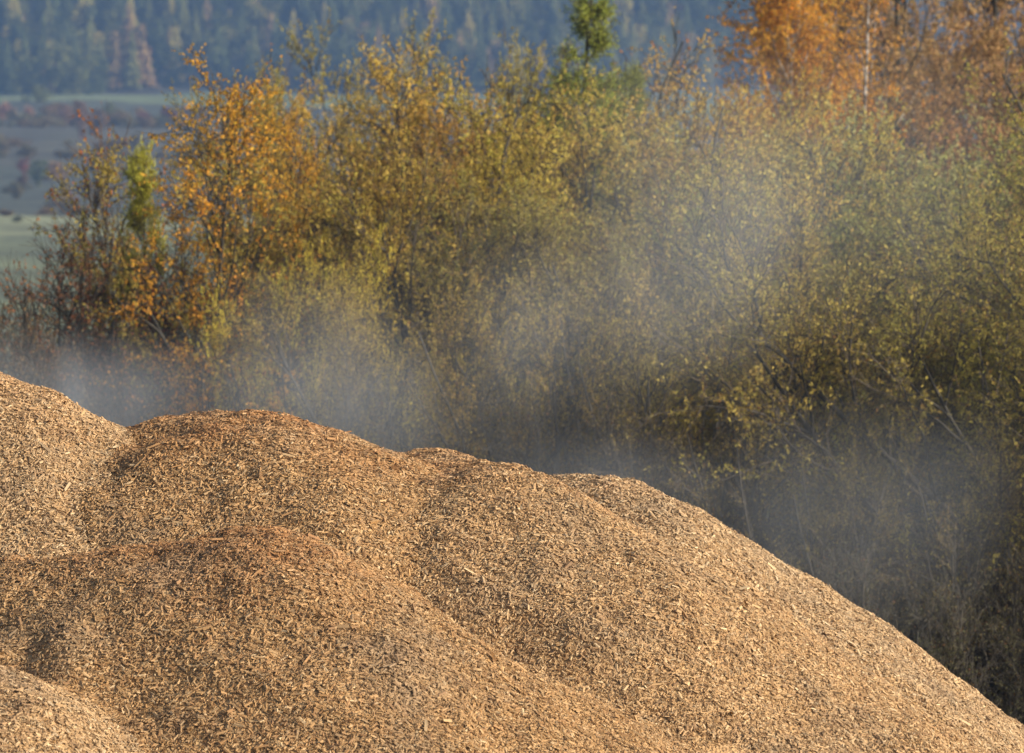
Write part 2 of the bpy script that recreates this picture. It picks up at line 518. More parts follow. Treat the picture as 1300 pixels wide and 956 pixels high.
def leaf_cols(p, n_rep, g, brown=0.15, H=8.0):
    n = len(p)
    clump = fbm(p[:, 0] / 0.9 + p[:, 2] * 0.31, p[:, 1] / 0.9 + p[:, 2] / 0.9, 40, 3)
    r = np.clip(0.5 + 0.3 * clump + g.normal(0, 0.2, n), 0, 1)
    b = np.where(g.random(n) < brown + 0.22 * np.clip(-clump, 0, 1), g.uniform(0.4, 0.9, n), g.uniform(0, 0.15, n))
    h = np.clip(0.5 + 0.45 * fbm(p[:, 1] / 1.6 + 9, p[:, 2] / 1.6, 44, 2) + g.normal(0, 0.15, n), 0, 1)
    return np.repeat(np.stack([r, b, h, np.ones(n)], -1), n_rep, axis=0)

def willow(seed, H=8.0, stems=8, spread=(0.06, 0.62), l1=13, l2=10, l3=7, lv=12, leaf=(0.056, 0.026), brown=0.15, fork=0.0, bare=0.34, bark=None, twig=None, droop=0.15, lmax=1.0):
    g = np.random.default_rng(seed)
    base = np.zeros((stems, 3)); a = np.arange(stems) / stems * 2 * np.pi + g.uniform(-0.35, 0.35, stems)
    lean = g.uniform(*spread, stems)
    base[:, 0] = 0.12 * np.cos(a); base[:, 1] = 0.12 * np.sin(a); base[:, 2] = fork
    d = np.stack([np.sin(lean) * np.cos(a), np.sin(lean) * np.sin(a), np.cos(lean)], -1)
    L0 = (H - fork) * g.uniform(0.72, 1.0, stems) / np.cos(lean * 0.55)
    p0, d0 = grow(base, d, L0, 12, 0.085, 0.02, g)
    parts_t = [tubes(p0, d0, g.uniform(0.06, 0.10, stems), np.full(stems, 0.014), 6)]
    if fork > 0:
        tp, td = grow(np.array([[0, 0, -0.2]]), np.array([[0, 0.0, 1.0]]), np.array([fork + 0.5]), 6, 0.04, 0, g)
        parts_t.append(tubes(tp, td, np.array([0.17]), np.array([0.11]), 8))
    s, dd, par, t = spawn(p0, d0, L0, l1, bare, 0.98, 0.35, 0.85, g)
    L1 = (1.0 - t) * L0[par] * 0.42 + g.uniform(0.5, 1.2, len(s)) * lmax
    p1, d1 = grow(s, dd, L1, 7, 0.14, 0.07, g)
    parts_t.append(tubes(p1, d1, 0.016 + 0.02 * (1 - t), np.full(len(s), 0.006), 4))
    s, dd, par, t = spawn(p1, d1, L1, l2, 0.22, 1.0, 0.35, 0.9, g)
    L2 = g.uniform(0.35, 0.85, len(s))
    p2, d2 = grow(s, dd, L2, 4, 0.16, 0.06, g)
    parts_c = [tubes(p2, d2, np.full(len(s), 0.0065), np.full(len(s), 0.003), 3)]
    s, dd, par, t = spawn(p2, d2, L2, l3, 0.15, 1.0, 0.3, 0.85, g)
    L3 = g.uniform(0.16, 0.42, len(s))
    p3, d3 = grow(s, dd, L3, 1, 0.14, 0.05, g)
    parts_c.append(tubes(p3, d3, np.full(len(s), 0.0035), np.full(len(s), 0.002), 3))
    lp, ld, par, t = spawn(p3, d3, L3, lv, 0.1, 1.0, 0.3, 1.0, g)
    # clumpy leaf loss
    keep = g.random(len(lp)) < np.clip(0.62 + 1.5 * fbm(lp[:, 0] / 0.55 + lp[:, 1] / 1.3 + 3, lp[:, 2] / 0.42 + lp[:, 1] / 0.6, 47, 2), 0.04, 1) * np.clip(0.10 + 1.15 * lp[:, 2] / H, 0, 1)
    lp, ld = lp[keep], ld[keep]
    lvv, lq = leaves(lp, ld, leaf[0], leaf[1], droop, g)
    tv, tf = join(parts_t)
    cv, cf = join(parts_c + [(lvv, lq)])
    nc = len(cv) - len(lvv)
    colr = np.concatenate([np.tile([0.5, 0, 0.5, 1], (nc, 1)), leaf_cols(lp, 4, g, brown, H)])
    tm = mesh_np('trunk', tv, tf, [bark or M_BARK], smooth=True)
    cm = mesh_np('crown', cv, cf, [twig or M_TWIG, M_LEAF], mat_idx=[0] * (len(cf) - 1) + [1], colors=colr)
    return tm, cm, float(np.percentile(lp[:, 2], 99.8))

def single_trunk(seed, H=10.0, r=0.11, first=0.22, l1=46, ang=(0.5, 0.95), l1len=0.30, top=0.35, up1=0.08, l2=10, l3=6, lv=5, l3up=-0.12, leaf=(0.06, 0.047), brown=0.1, bark=None, twig=None, droop=0.5, cone=False, leafmat=None, l2len=(0.4, 0.9), wig=0.03, keep0=0.82):
    g = np.random.default_rng(seed)
    p0, d0 = grow(np.array([[0, 0, -0.2]]), np.array([[0.02, 0.0, 1.0]]), np.array([H * 0.99]), 16, wig, 0.03, g)
    parts_t = [tubes(p0, d0, np.array([r]), np.array([0.012]), 8)]
    s, dd, par, t = spawn(p0, d0, None, l1, first, 0.985, *ang, g)
    if cone:
        dd[:, 2] = g.uniform(-0.15, 0.35, len(dd)); dd = unit(dd)
        L1 = H * l1len * (1 - t) ** 0.85 * g.uniform(0.7, 1.1, len(s)) + 0.12
    else:
        prof = np.interp(t, [first, first + 0.2, 0.6, 1.0], [0.75, 1.0, 0.85, top])
        L1 = H * l1len * prof * g.uniform(0.65, 1.15, len(s))
    p1, d1 = grow(s, dd, L1, 7, 0.11, up1, g)
    parts_t.append(tubes(p1, d1, np.clip(0.011 * L1, 0.006, 0.03), np.full(len(s), 0.004), 4))
    s, dd, par, t = spawn(p1, d1, L1, l2, 0.12, 1.0, 0.4, 0.95, g)
    L2 = g.uniform(*l2len, len(s)) * (0.35 + 0.65 * np.clip(L1[par] / L1.max(), 0, 1) if cone else 1.0)
    p2, d2 = grow(s, dd, L2, 4, 0.13, l3up * 0.4, g)
    parts_c = [tubes(p2, d2, np.full(len(s), 0.0055), np.full(len(s), 0.003), 3)]
    s, dd, par, t = spawn(p2, d2, L2, l3, 0.15, 1.0, 0.3, 0.8, g)
    L3 = g.uniform(0.15, 0.40, len(s)) * (0.7 if cone else 1)
    p3, d3 = grow(s, dd, L3, 1, 0.12, l3up * 2, g)
    parts_c.append(tubes(p3, d3, np.full(len(s), 0.003), np.full(len(s), 0.0018), 3))
    lp, ld, par, t = spawn(p3, d3, L3, lv, 0.05, 1.0, 0.4, 1.1, g)
    keep = g.random(len(lp)) < np.clip(keep0 + 0.9 * fbm(lp[:, 0] / 0.8 + 3, lp[:, 2] / 0.8 + lp[:, 1] / 0.9, 48, 3), 0.1, 1)
    lp, ld = lp[keep], ld[keep]
    lvv, lq = leaves(lp, ld, leaf[0], leaf[1], droop, g)
    tv, tf = join(parts_t)
    cv, cf = join(parts_c + [(lvv, lq)])
    nc = len(cv) - len(lvv)
    colr = np.concatenate([np.tile([0.5, 0, 0.5, 1], (nc, 1)), leaf_cols(lp, 4, g, brown, H)])
    tm = mesh_np('trunk', tv, tf, [bark or M_BARK], smooth=True)
    cm = mesh_np('crown', cv, cf, [twig or M_TWIG, leafmat or M_LEAF], mat_idx=[0] * (len(cf) - 1) + [1], colors=colr)
    return tm, cm, float(lp[:, 2].max())

KIND = {
    'w1': willow(101),
    'w2': willow(102, stems=10, spread=(0.1, 0.75), l1=11),
    'w3': willow(103, stems=6, fork=2.9, spread=(0.15, 0.8), l1=14, l2=8, bare=0.2),
    'w4': willow(104, stems=9, spread=(0.03, 0.5), l1=12, brown=0.3),
    'sp': willow(105, stems=11, l1=10, l2=8, l3=5, lv=6, brown=0.15, bare=0.25),                    # sparse, twiggy
    'th': willow(106, H=5.5, stems=14, spread=(0.05, 0.6), l1=9, l2=8, l3=5, lv=4, leaf=(0.06, 0.032), brown=0.15, bare=0.15, twig=M_BARK, lmax=0.6),   # red thicket
    'bi': single_trunk(201, bark=M_BARK, l1=54, l2=11, l3=7, lv=6, keep0=0.62),
    'bw': single_trunk(202, H=13, r=0.12, first=0.3, l1=60, bark=M_BIRCH, l2=12, l3=6, lv=7, l1len=0.24, leaf=(0.072, 0.058), keep0=0.95),
    'wt': single_trunk(207, H=13, r=0.13, first=0.55, l1=26, bark=M_BIRCH, l2=8, l3=5, lv=4, l1len=0.16, leaf=(0.07, 0.055), keep0=0.6),
    'be': single_trunk(203, H=13, r=0.16, first=0.2, l1=72, l1len=0.34, top=0.4, l3up=0.0, leaf=(0.075, 0.05), brown=0.3, droop=0.2, l2=14, l3=8, lv=6, keep0=1.0),
    'yb': single_trunk(204, H=7, r=0.045, first=0.2, l1=26, l1len=0.17, l2=6, l3=3, lv=3, leaf=(0.065, 0.052), brown=0.2, twig=M_RTWIG, keep0=0.38),
    'la': single_trunk(205, H=11, r=0.13, first=0.15, l1=150, ang=(1.1, 1.5), l1len=0.15, up1=0.05, l2=11, l3=5, lv=7, l3up=0.02, leaf=(0.065, 0.016), brown=0.12, droop=0.0, cone=True, leafmat=M_NEEDLE, l2len=(0.3, 0.6), keep0=1.4),
    'pi': single_trunk(206, H=7.5, r=0.08, first=0.25, l1=70, ang=(0.5, 0.9), l1len=0.17, up1=0.2, l2=9, l3=5, lv=8, l3up=0.15, leaf=(0.085, 0.016), brown=0.1, droop=-0.4, cone=True, leafmat=M_NEEDLE, l2len=(0.3, 0.55), keep0=1.4),
}

def plant(kind, name, px, top, D, wide, color, label, cat='tree', group=None, rot=None, parts=('trunk', 'crown')):
    tm, cm, H = KIND[kind]
    X = (px - 650) * PXA * D
    gz = float(ground_z(X, D))
    topz = at(px, top, D)[2]
    s = (topz - gz) / H
    o = link(name, None)
    o.location = (X, D, gz - 0.03)
    o.rotation_euler = (0, 0, random.uniform(0, 6.28) if rot is None else rot)
    o.scale = (s * wide, s * wide, s)
    tag(o, label, cat, group)
    t = link(parts[0], tm, o)
    c = link(parts[1], cm, o)
    k_ = LEAF_GAIN.get(kind, 1.0)
    c.color = (*[min(v * k_, 0.8) for v in color], 1); t.color = (*color, 1)
    return o

random.seed(5)
LEAF_GAIN = {'w1': 1.5, 'w2': 1.5, 'w3': 1.45, 'w4': 1.5, 'sp': 1.15, 'be': 1.15, 'bi': 1.18, 'bw': 1.15}
OLIVE = (0.32, 0.265, 0.06)
YEL = (0.45, 0.355, 0.075)
GREEN = (0.28, 0.29, 0.08)
PALEG = (0.40, 0.40, 0.16)
ORANGE = (0.70, 0.35, 0.05)
BROWN = (0.50, 0.31, 0.14)
TREES = [
    # kind, name, px, top, D, wide, colour, label
    ('bi', 'birch_tree', 278, 52, 67, 0.85, ORANGE, 'orange birch with a dark trunk at the left, fields behind it'),
    ('bi', 'birch_tree', 350, 98, 73, 0.55, (0.70, 0.36, 0.05), 'smaller orange birch close behind the right side of the dark-trunked birch'),
    ('yb', 'birch_tree', 116, 128, 76, 0.7, (0.58, 0.24, 0.06), 'thin young birch with a few orange leaves against the far meadow'),
    ('yb', 'birch_tree', 200, 200, 75, 0.8, (0.52, 0.22, 0.05), 'slender rusty young birch in front of the small yellow-green pine'),
    ('yb', 'birch_tree', 92, 228, 73, 0.9, (0.5, 0.21, 0.05), 'sparse rusty sapling standing left of the small yellow-green pine'),
    ('pi', 'pine_tree', 170, 172, 72, 0.6, (0.55, 0.52, 0.08), 'small yellow-green pine between the young birches at the left'),
    ('w4', 'willow_tree', 455, 100, 84, 0.65, (0.43, 0.33, 0.075), 'golden willow just right of the orange birches, behind the olive one'),
    ('w1', 'willow_tree', 520, 25, 90, 0.62, (0.36, 0.31, 0.09), 'tall narrow olive willow rising against the far forest left of centre'),
    ('w2', 'willow_tree', 525, 140, 70, 0.8, (0.37, 0.28, 0.06), 'olive willow with crowded dark stems left of centre'),
    ('w1', 'willow_tree', 600, 62, 80, 0.9, (0.48, 0.33, 0.075), 'orange-tipped willow with a level top at the middle of the row'),
    ('w2', 'willow_tree', 690, 62, 82, 0.85, (0.50, 0.33, 0.075), 'orange-tipped willow touching the left side of the green larch'),
    ('w3', 'willow_tree', 692, 205, 67, 0.95, (0.29, 0.25, 0.065), 'willow whose stems fork low just above the back heap of chips'),
    ('la', 'larch_tree', 768, -20, 79, 0.9, (0.36, 0.40, 0.075), 'tall green larch with its tip cut off by the top edge'),
    ('la', 'larch_tree', 808, 72, 81, 0.75, (0.36, 0.38, 0.075), 'short green larch at the right foot of the tall larch'),
    ('w1', 'willow_tree', 775, 98, 74, 0.85, YEL, 'bright yellow willow in front of the two green larches'),
    ('yb', 'birch_tree', 856, 40, 84, 0.75, (0.64, 0.30, 0.06), 'thin birch with loose orange leaves between the larches and the big orange birch'),
    ('w2', 'willow_tree', 860, 145, 70, 0.9, YEL, 'yellow willow with many slanting bare stems right of centre'),
    ('w1', 'willow_tree', 905, 105, 79, 0.85, (0.48, 0.33, 0.06), 'golden willow below the left side of the big orange birch'),
    ('bw', 'birch_tree', 985, -130, 88, 0.9, ORANGE, 'big orange birch filling the gap left of the white trunk'),
    ('wt', 'birch_tree', 1076, -130, 82, 0.8, (0.62, 0.27, 0.045), 'birch with a bare white trunk standing out at the top right'),
    ('be', 'beech_tree', 1160, -330, 96, 0.85, BROWN, 'brown-leaved tree at the top right, next to the white trunk'),
    ('be', 'beech_tree', 1285, -350, 98, 0.85, (0.49, 0.30, 0.15), 'brown-leaved tree at the top right corner'),
    ('bw', 'birch_tree', 1035, -190, 92, 0.85, (0.66, 0.34, 0.06), 'orange birch between the big orange birch and the white trunk, behind both'),
    ('be', 'beech_tree', 1225, -280, 104, 0.85, (0.49, 0.29, 0.12), 'brown-leaved tree behind and between the other two at the top right'),
    ('be', 'beech_tree', 1100, -200, 106, 0.8, (0.55, 0.31, 0.10), 'tawny tree right behind the white birch trunk'),
    ('w2', 'willow_tree', 1000, 175, 74, 0.85, (0.42, 0.28, 0.08), 'olive-gold willow under the big orange birch'),
    ('w1', 'willow_tree', 1085, 138, 76, 0.95, PALEG, 'pale green willow below the white birch trunk'),
    ('w2', 'willow_tree', 1235, 128, 76, 0.9, PALEG, 'pale green willow at the right edge below the brown trees'),
    ('w1', 'willow_tree', 1155, 190, 71, 0.9, GREEN, 'green willow between the two pale green ones, a step in front'),
    ('w4', 'willow_tree', 930, 330, 64, 0.85, (0.44, 0.34, 0.08), 'low yellow willow above the right end of the chip crest'),
    ('w1', 'willow_tree', 1070, 345, 65, 0.85, (0.26, 0.22, 0.065), 'low olive willow above the long bright slope'),
    ('w4', 'willow_tree', 1215, 330, 65, 0.9, (0.30, 0.25, 0.065), 'low olive willow at the right edge under the green ones'),
    ('w1', 'willow_tree', 425, 300, 65, 0.45, (0.50, 0.40, 0.06), 'low bright yellow willow right of the birch trunk'),
    ('w4', 'willow_tree', 560, 330, 63, 0.7, (0.34, 0.26, 0.055), 'low smoky willow behind the heap with the dark flank'),
    ('sp', 'willow_tree', 790, 350, 62, 0.75, (0.32, 0.24, 0.055), 'low twiggy willow with few leaves right of the forked one'),
    ('w4', 'willow_tree', -130, 330, 72, 0.5, (0.40, 0.34, 0.11), 'pale yellow-green willow cut off by the left edge'),
    ('sp', 'willow_tree', 1140, 560, 58, 0.8, (0.22, 0.18, 0.05), 'bare dark thicket willow beside the right end of the slope'),
    ('sp', 'willow_tree', 1275, 520, 59, 0.85, (0.22, 0.18, 0.05), 'bare dark thicket willow in the lower right corner'),
    ('sp', 'willow_tree', 1010, 500, 58, 0.75, (0.25, 0.20, 0.05), 'sparse dark willow just behind the bright slope'),
    # the row runs on beyond the right edge and shades what the frame shows
    ('w2', 'willow_tree', 1345, 120, 75, 0.9, GREEN, 'green willow of the same row, past the right edge'),
    ('be', 'beech_tree', 1450, -150, 86, 0.9, BROWN, 'brown-leaved tree past the right edge'),
    ('w1', 'willow_tree', 1395, 260, 66, 0.9, OLIVE, 'olive willow past the right edge, in front of the green one'),
    ('w2', 'willow_tree', 1520, 110, 70, 1.0, OLIVE, 'olive willow farther past the right edge'),
    ('w1', 'willow_tree', 1450, 330, 60, 0.9, OLIVE, 'lower olive willow past the right edge, nearest the heaps'),
    ('sp', 'willow_tree', 1370, 560, 58, 0.9, OLIVE, 'twiggy willow just past the right edge'),
    ('w2', 'willow_tree', 1640, 150, 60, 1.0, OLIVE, 'broad unseen olive willow added far past the right edge for its shade'),  # unseen, added to throw shade over the lower right
    ('w4', 'willow_tree', 1800, 120, 62, 1.0, OLIVE, 'farthest unseen willow added past the right edge for its shade'),  # also unseen, put in for its shadow on the lower right
]
for k, name, px, top, D, wide, c, lab in TREES:
    plant(k, name, px, top, D, wide, c, lab, 'tree', {'willow_tree': 'willows behind the chip heaps', 'birch_tree': 'autumn birches among the willows',
          'larch_tree': 'green larches among the willows', 'beech_tree': 'brown trees at the top right'}.get(name))

SHRUBS = [
    (60, 330, 70, 0.9, (0.36, 0.18, 0.085), 'rust-brown shrub at the left, nearest the left edge'),
    (150, 300, 72, 0.9, (0.42, 0.19, 0.08), 'rust-red shrub below the small pine'),
    (215, 325, 71, 0.8, (0.42, 0.185, 0.08), 'rust-red shrub just left of the dark birch trunk'),
    (320, 380, 68, 0.8, (0.24, 0.16, 0.06), 'dull brown shrub right of the dark birch trunk'),
    (10, 395, 66, 0.8, (0.22, 0.16, 0.075), 'brown shrub in the mist above the pale left heap'),
    (470, 470, 62, 0.8, (0.20, 0.16, 0.05), 'smoky brown shrub behind the dip between the two brown heaps'),
    (625, 500, 61, 0.8, (0.21, 0.16, 0.05), 'brown undergrowth shrub left of the forked willow stems'),
    (745, 510, 61, 0.8, (0.23, 0.17, 0.05), 'brown undergrowth shrub right of the forked willow stems'),
    (880, 520, 60, 0.9, (0.19, 0.16, 0.05), 'brown undergrowth shrub above the back heap'),
    (1090, 690, 56, 0.9, (0.12, 0.12, 0.06), 'low dark shrub by the middle of the bright slope'),
    (1200, 730, 55, 0.9, (0.12, 0.12, 0.06), 'low dark shrub by the foot of the bright slope'),
    (1290, 700, 56, 0.9, (0.13, 0.125, 0.06), 'low dark shrub at the right edge'),
    (1370, 720, 56, 1.0, (0.12, 0.12, 0.06), 'low dark shrub past the right edge'),
    (1450, 700, 58, 1.0, (0.12, 0.12, 0.06), 'low dark shrub farther past the right edge'),
]
for px, top, D, wide, c, lab in SHRUBS:
    plant('th', 'shrub', px, top, D, wide, c, lab, 'shrub', 'shrubs under the willows', parts=('stem', 'foliage'))

# ------------------------------------------------------------------ far hillside: conifers and bushes
def far_conifer(seed, H=17.0, R=2.9):
    g = np.random.default_rng(seed)
    V = []; F = []; C = []; o = 0
    lev = 26
    for k in range(lev):
        t = k / (lev - 1)
        z = H * (0.10 + 0.88 * t)
        r = R * (1 - t) ** 0.8 * g.uniform(0.8, 1.1) + 0.15
        m = int(9 - 4 * t)
        a0 = g.uniform(0, 6.28)
        for j in range(m):
            a = a0 + j / m * 6.28 + g.uniform(-0.25, 0.25)
            rr = r * g.uniform(0.6, 1.15); hw = 0.22 + 0.30 * rr * 0.6
            dr = g.uniform(0.12, 0.4) * rr
            u = np.array([math.cos(a), math.sin(a), 0]); w = np.array([-math.sin(a), math.cos(a), 0])
            p0 = np.array([0, 0, z + 0.25]); p1 = u * rr * 0.55 + [0, 0, z - dr * 0.35]; p2 = u * rr + [0, 0, z - dr]
            V += [p0, p1 + w * hw - [0, 0, .35], p2, p1 - w * hw - [0, 0, .35], p1 + [0, 0, 0.15]]
            F += [[o, o + 1, o + 4], [o + 1, o + 2, o + 4], [o + 4, o + 2, o + 3], [o, o + 4, o + 3]]
            c = [np.clip(0.35 + 0.35 * t + g.normal(0, 0.18), 0, 1), np.clip(g.normal(0.15, 0.15), 0, 1), np.clip(g.normal(0.5, 0.15), 0, 1), 1]
            C += [c] * 5; o += 5
    p, d = grow(np.array([[0, 0, -0.5]]), np.array([[0, 0, 1.0]]), np.array([H + 0.3]), 4, 0.0, 0, g)
    tv, tq = tubes(p, d, np.array([0.22]), np.array([0.03]), 5)
    v = np.concatenate([np.array(V), tv])
    cc = np.concatenate([np.array(C), np.tile([0.5, 0, 0.5, 1], (len(tv), 1))])
    return mesh_np('conifer', v, [np.array(F), tq + o], [M_FAR, M_BARK], mat_idx=[0, 1], colors=cc)

def far_round(seed, H=9.0, R=3.6, n=900):
    g = np.random.default_rng(seed)
    lobes = np.stack([g.normal(0, R * 0.42, 11), g.normal(0, R * 0.42, 11), H * g.uniform(0.16, 0.84, 11)], -1)
    lr = g.uniform(0.25, 0.5, 11) * R
    k = g.integers(0, 11, n)
    dv = unit(g.normal(size=(n, 3)))
    p = lobes[k] + dv * (lr[k] * g.uniform(0.55, 1.05, n))[:, None]
    lv, lq = leaves(p, dv, 0.95, 0.65, 0.0, g)
    tp, td = grow(np.array([[0, 0, -0.3]]), np.array([[0, 0, 1.0]]), np.array([H * 0.7]), 4, 0.05, 0, g)
    tv, tq = tubes(tp, td, np.array([0.25]), np.array([0.06]), 6)
    v = np.concatenate([lv, tv])
    return mesh_np('round_tree', v, [lq, tq + len(lv)], [M_FAR, M_BARK], mat_idx=[0, 1],
                   colors=np.concatenate([leaf_cols(p, 4, g, 0.15, H), np.tile([0.5, 0, 0.5, 1], (len(tv), 1))]))

FARC = [far_conifer(301, 16, 3.6), far_conifer(302, 17, 4.2), far_conifer(303, 15, 3.1), far_conifer(304, 14, 4.4)]
FARP = [far_round(321, 15, 3.8, 1100), far_round(322, 14, 4.4, 1100), far_round(323, 16, 3.4, 1100)]
FARR = [far_round(311), far_round(312, 8, 4.2), far_round(313, 11, 3.4)]
rg = random.Random(9)

def far_tree(me, name, X, Y, s, color, label, cat, group, sz=None):
    o = link(name, me)
    o.location = (X, Y, float(ground_z(X, Y)) - 0.2)
    o.rotation_euler = (0, 0, rg.uniform(0, 6.28))
    o.scale = (s, s, sz or s)
    o.color = (*color, 1)
    return tag(o, label, cat, group)

# forest: rows climbing the hill; only what the frame and a step aside can see
G1 = (0.08, 0.10, 0.035); G2 = (0.15, 0.155, 0.045); G3 = (0.32, 0.26, 0.06); G4 = (0.28, 0.185, 0.075)
rows = []
Y = 1722.0
while Y < 1880:
    half = Y * 0.1
    X = -half - 8
    while X < half * 0.55:
        rows.append((X + rg.uniform(-2.4, 2.4), Y + rg.uniform(-5, 5) + 70 * float(vnoise(np.array(X / 34.0), np.array(0.3), 77))))
        X += rg.uniform(5.2, 9.0)
    Y += 11.0
def px_of(X, Y):
    return X / Y / PXA + 650
inview, rest = [], []
for X, Y in rows:
    p = px_of(X, Y); z = float(ground_z(X, Y))
    topy = 300 - (z + 17 - CAM_Z) / Y / PXA
    boty = 300 - (z - CAM_Z) / Y / PXA
    (inview if (-25 < p < 905 and boty > -5) else rest).append((X, Y))
inview.sort(key=lambda q: q[1])
rest += inview[300:]; inview = inview[:300]
TONES = [(G1, 'dark blue-green conifer'), (G2, 'mid green conifer'), (G3, 'yellowish conifer'), (G4, 'tawny conifer')]
for k, (X, Y) in enumerate(inview):
    r = rg.random()
    c, what = TONES[0 if r < 0.45 else 1 if r < 0.75 else 2 if r < 0.92 else 3]
    f = rg.uniform(0.85, 1.2)
    where = 'standing along the lower edge of the far hillside forest' if Y < 1745 else 'among others higher up in the far hillside forest'
    far_tree(rg.choice(FARC + FARP[:2]), 'conifer_tree', X, Y, rg.uniform(0.85, 1.3), tuple(v * f for v in c),
             what + ' ' + where, 'tree', 'conifers of the far hillside forest')
print('far conifers', len(inview), len(rest))
# rest of the wood, out of frame or too far to tell apart: one mass
vs, fs, cs, o_ = [], [], [], 0
for Yb in np.arange(1880, 2180, 22.0):
    for Xb in np.arange(-260, 260, 11.0):
        rest.append((Xb + rg.uniform(-4, 4), Yb + rg.uniform(-8, 8)))
me0 = FARC[0]
v0 = np.empty(len(me0.vertices) * 3); me0.vertices.foreach_get('co', v0); v0 = v0.reshape(-1, 3)[:-25]
v0 = v0[:(len(v0) // 5) * 5]
b5 = np.arange(0, len(v0), 5)[::2]
sel = (b5[:, None] + np.arange(5)).ravel()
v0 = v0[sel]; nb = len(b5)
t5 = np.concatenate([np.array([[0, 1, 2], [0, 2, 3]]) + 5 * k for k in range(nb)])
for X, Y in rest:
    s = rg.uniform(0.8, 1.25); a = rg.uniform(0, 6.28)
    R_ = np.array([[math.cos(a), -math.sin(a), 0], [math.sin(a), math.cos(a), 0], [0, 0, 1]])
    vs.append((v0 * np.array([1.25, 1.25, 1]) * s) @ R_.T + [X, Y, float(ground_z(X, Y))])
    fs.append(t5 + o_); o_ += len(v0)
    cs.append(np.tile([rg.uniform(0.3, 0.7), rg.uniform(0, 0.3), rg.uniform(0.3, 0.7), 1], (len(v0), 1)))
wood = link('distant_forest', mesh_np('distant_forest', np.concatenate(vs), [np.concatenate(fs)], [M_FAR], colors=np.concatenate(cs)))
wood.color = (*G1, 1)
tag(wood, 'dense hazy conifer forest higher up the far hill', 'forest', kind='stuff')

# bushes and trees on the meadows below the forest
BUSH = [
    # px, base py, D, height px, variant, colour, label
    (8, 152, 1400, 26, 1, (0.34, 0.19, 0.13), 'pinkish bush nearest the left edge in the far hedgerow'),
    (38, 150, 1410, 18, 1, (0.32, 0.19, 0.13), 'pinkish bush second from the left edge in the far hedgerow'),
    (62, 150, 1405, 16, 0, (0.36, 0.14, 0.10), 'small reddish bush in the far hedgerow at the left'),
    (84, 158, 1390, 30, 2, (0.26, 0.16, 0.11), 'grey-brown tree at the right end of the pinkish hedgerow'),
    (104, 178, 1330, 56, 2, (0.20, 0.13, 0.10), 'tall grey-brown tree behind the thin young birch'),
    (125, 172, 1340, 36, 0, (0.17, 0.12, 0.09), 'dull purple-grey bush right of the tall grey-brown tree'),
    (138, 152, 1450, 24, 0, (0.17, 0.19, 0.09), 'pale green bush at the left end of the green strip field'),
    (156, 158, 1470, 18, 1, (0.11, 0.12, 0.06), 'dark bush in the hedge below the green strip field, at its left'),
    (184, 160, 1480, 22, 1, (0.20, 0.10, 0.09), 'reddish bush in the hedge below the green strip field'),
    (212, 160, 1480, 26, 0, (0.22, 0.10, 0.08), 'plum-coloured bush in the hedge close to the orange birch'),
    (170, 161, 1478, 13, 1, (0.08, 0.09, 0.05), 'low dark green bush between the dark and the reddish hedge bush'),
    (198, 162, 1478, 12, 1, (0.08, 0.09, 0.05), 'low dark green bush between the reddish and the plum hedge bush'),
    (30, 222, 1000, 24, 2, (0.24, 0.09, 0.08), 'narrow red bush on the sloping meadow at the left'),
    (48, 236, 980, 38, 2, (0.12, 0.15, 0.09), 'slim green bush on the sloping meadow beside the red one'),
    (72, 228, 990, 28, 1, (0.32, 0.19, 0.09), 'round tan bush on the sloping meadow'),
    (84, 262, 860, 26, 1, (0.30, 0.17, 0.13), 'pinkish bush at the foot of the meadow, near the rusty sapling'),
    (30, 240, 960, 20, 0, (0.17, 0.12, 0.09), 'dim brown bush below the narrow red bush'),
    (398, 128, 1560, 24, 1, (0.20, 0.14, 0.09), 'hazy brown bush at the forest edge right of the orange birches'),
    (430, 112, 1620, 22, 0, (0.14, 0.11, 0.07), 'hazy dull bush at the forest edge left of the tall narrow willow'),
    (170, 112, 1690, 88, 2, (0.26, 0.16, 0.07), 'tawny larch-coloured tree at the forest edge, left of the orange birch'),
    (75, 118, 1700, 34, 0, (0.13, 0.10, 0.08), 'dim purple-brown bush below the forest at the left'),
    (52, 130, 1690, 26, 1, (0.16, 0.18, 0.08), 'pale bush at the forest foot at the left'),
]
for px, by, D, hp, var, c, lab in BUSH:
    X = (px - 650) * PXA * D
    me = FARR[var]; H = (9, 8, 11)[var]
    s = hp * PXA * D / H
    # slide along the ray until it stands on the ground
    best = min(np.arange(D - 350, D + 351, 4.0), key=lambda y: abs(float(ground_z((px - 650) * PXA * y, y)) - at(px, by, y)[2]))
    s = s * best / D
    wide = s * (0.65 if var == 2 and hp > 50 else 1.0)
    far_tree(me, 'round_tree' if hp > 28 else 'bush', (px - 650) * PXA * best, best, wide, c, lab, 'tree' if hp > 28 else 'bush', 'bushes and trees on the far meadows', sz=s)

# dim hedge bushes that nothing tells apart
for k in range(82):
    if k < 62:
        px = rg.uniform(-20, 245); by = rg.choice((152, 158, 162, 186, 200)) + rg.uniform(-4, 4)
    else:
        px = rg.uniform(-20, 130); by = rg.uniform(195, 300)
    y = min(np.arange(600, 1720, 4.0), key=lambda y: abs(float(ground_z((px - 650) * PXA * y, y)) - at(px, by, y)[2]))
    v = rg.randrange(3); t_ = rg.uniform(0.10, 0.18)
    s = rg.uniform(9, 20) * PXA * y / (9, 8, 11)[v]
    far_tree(FARR[v], 'bush', (px - 650) * PXA * y, y, s * rg.uniform(1.2, 2.6), (t_ * rg.uniform(0.95, 1.5), t_, t_ * 0.55),
             'small dim bush in the hazy hedges of the far meadows', 'bush', 'dim hedge bushes of the far meadows', sz=s)

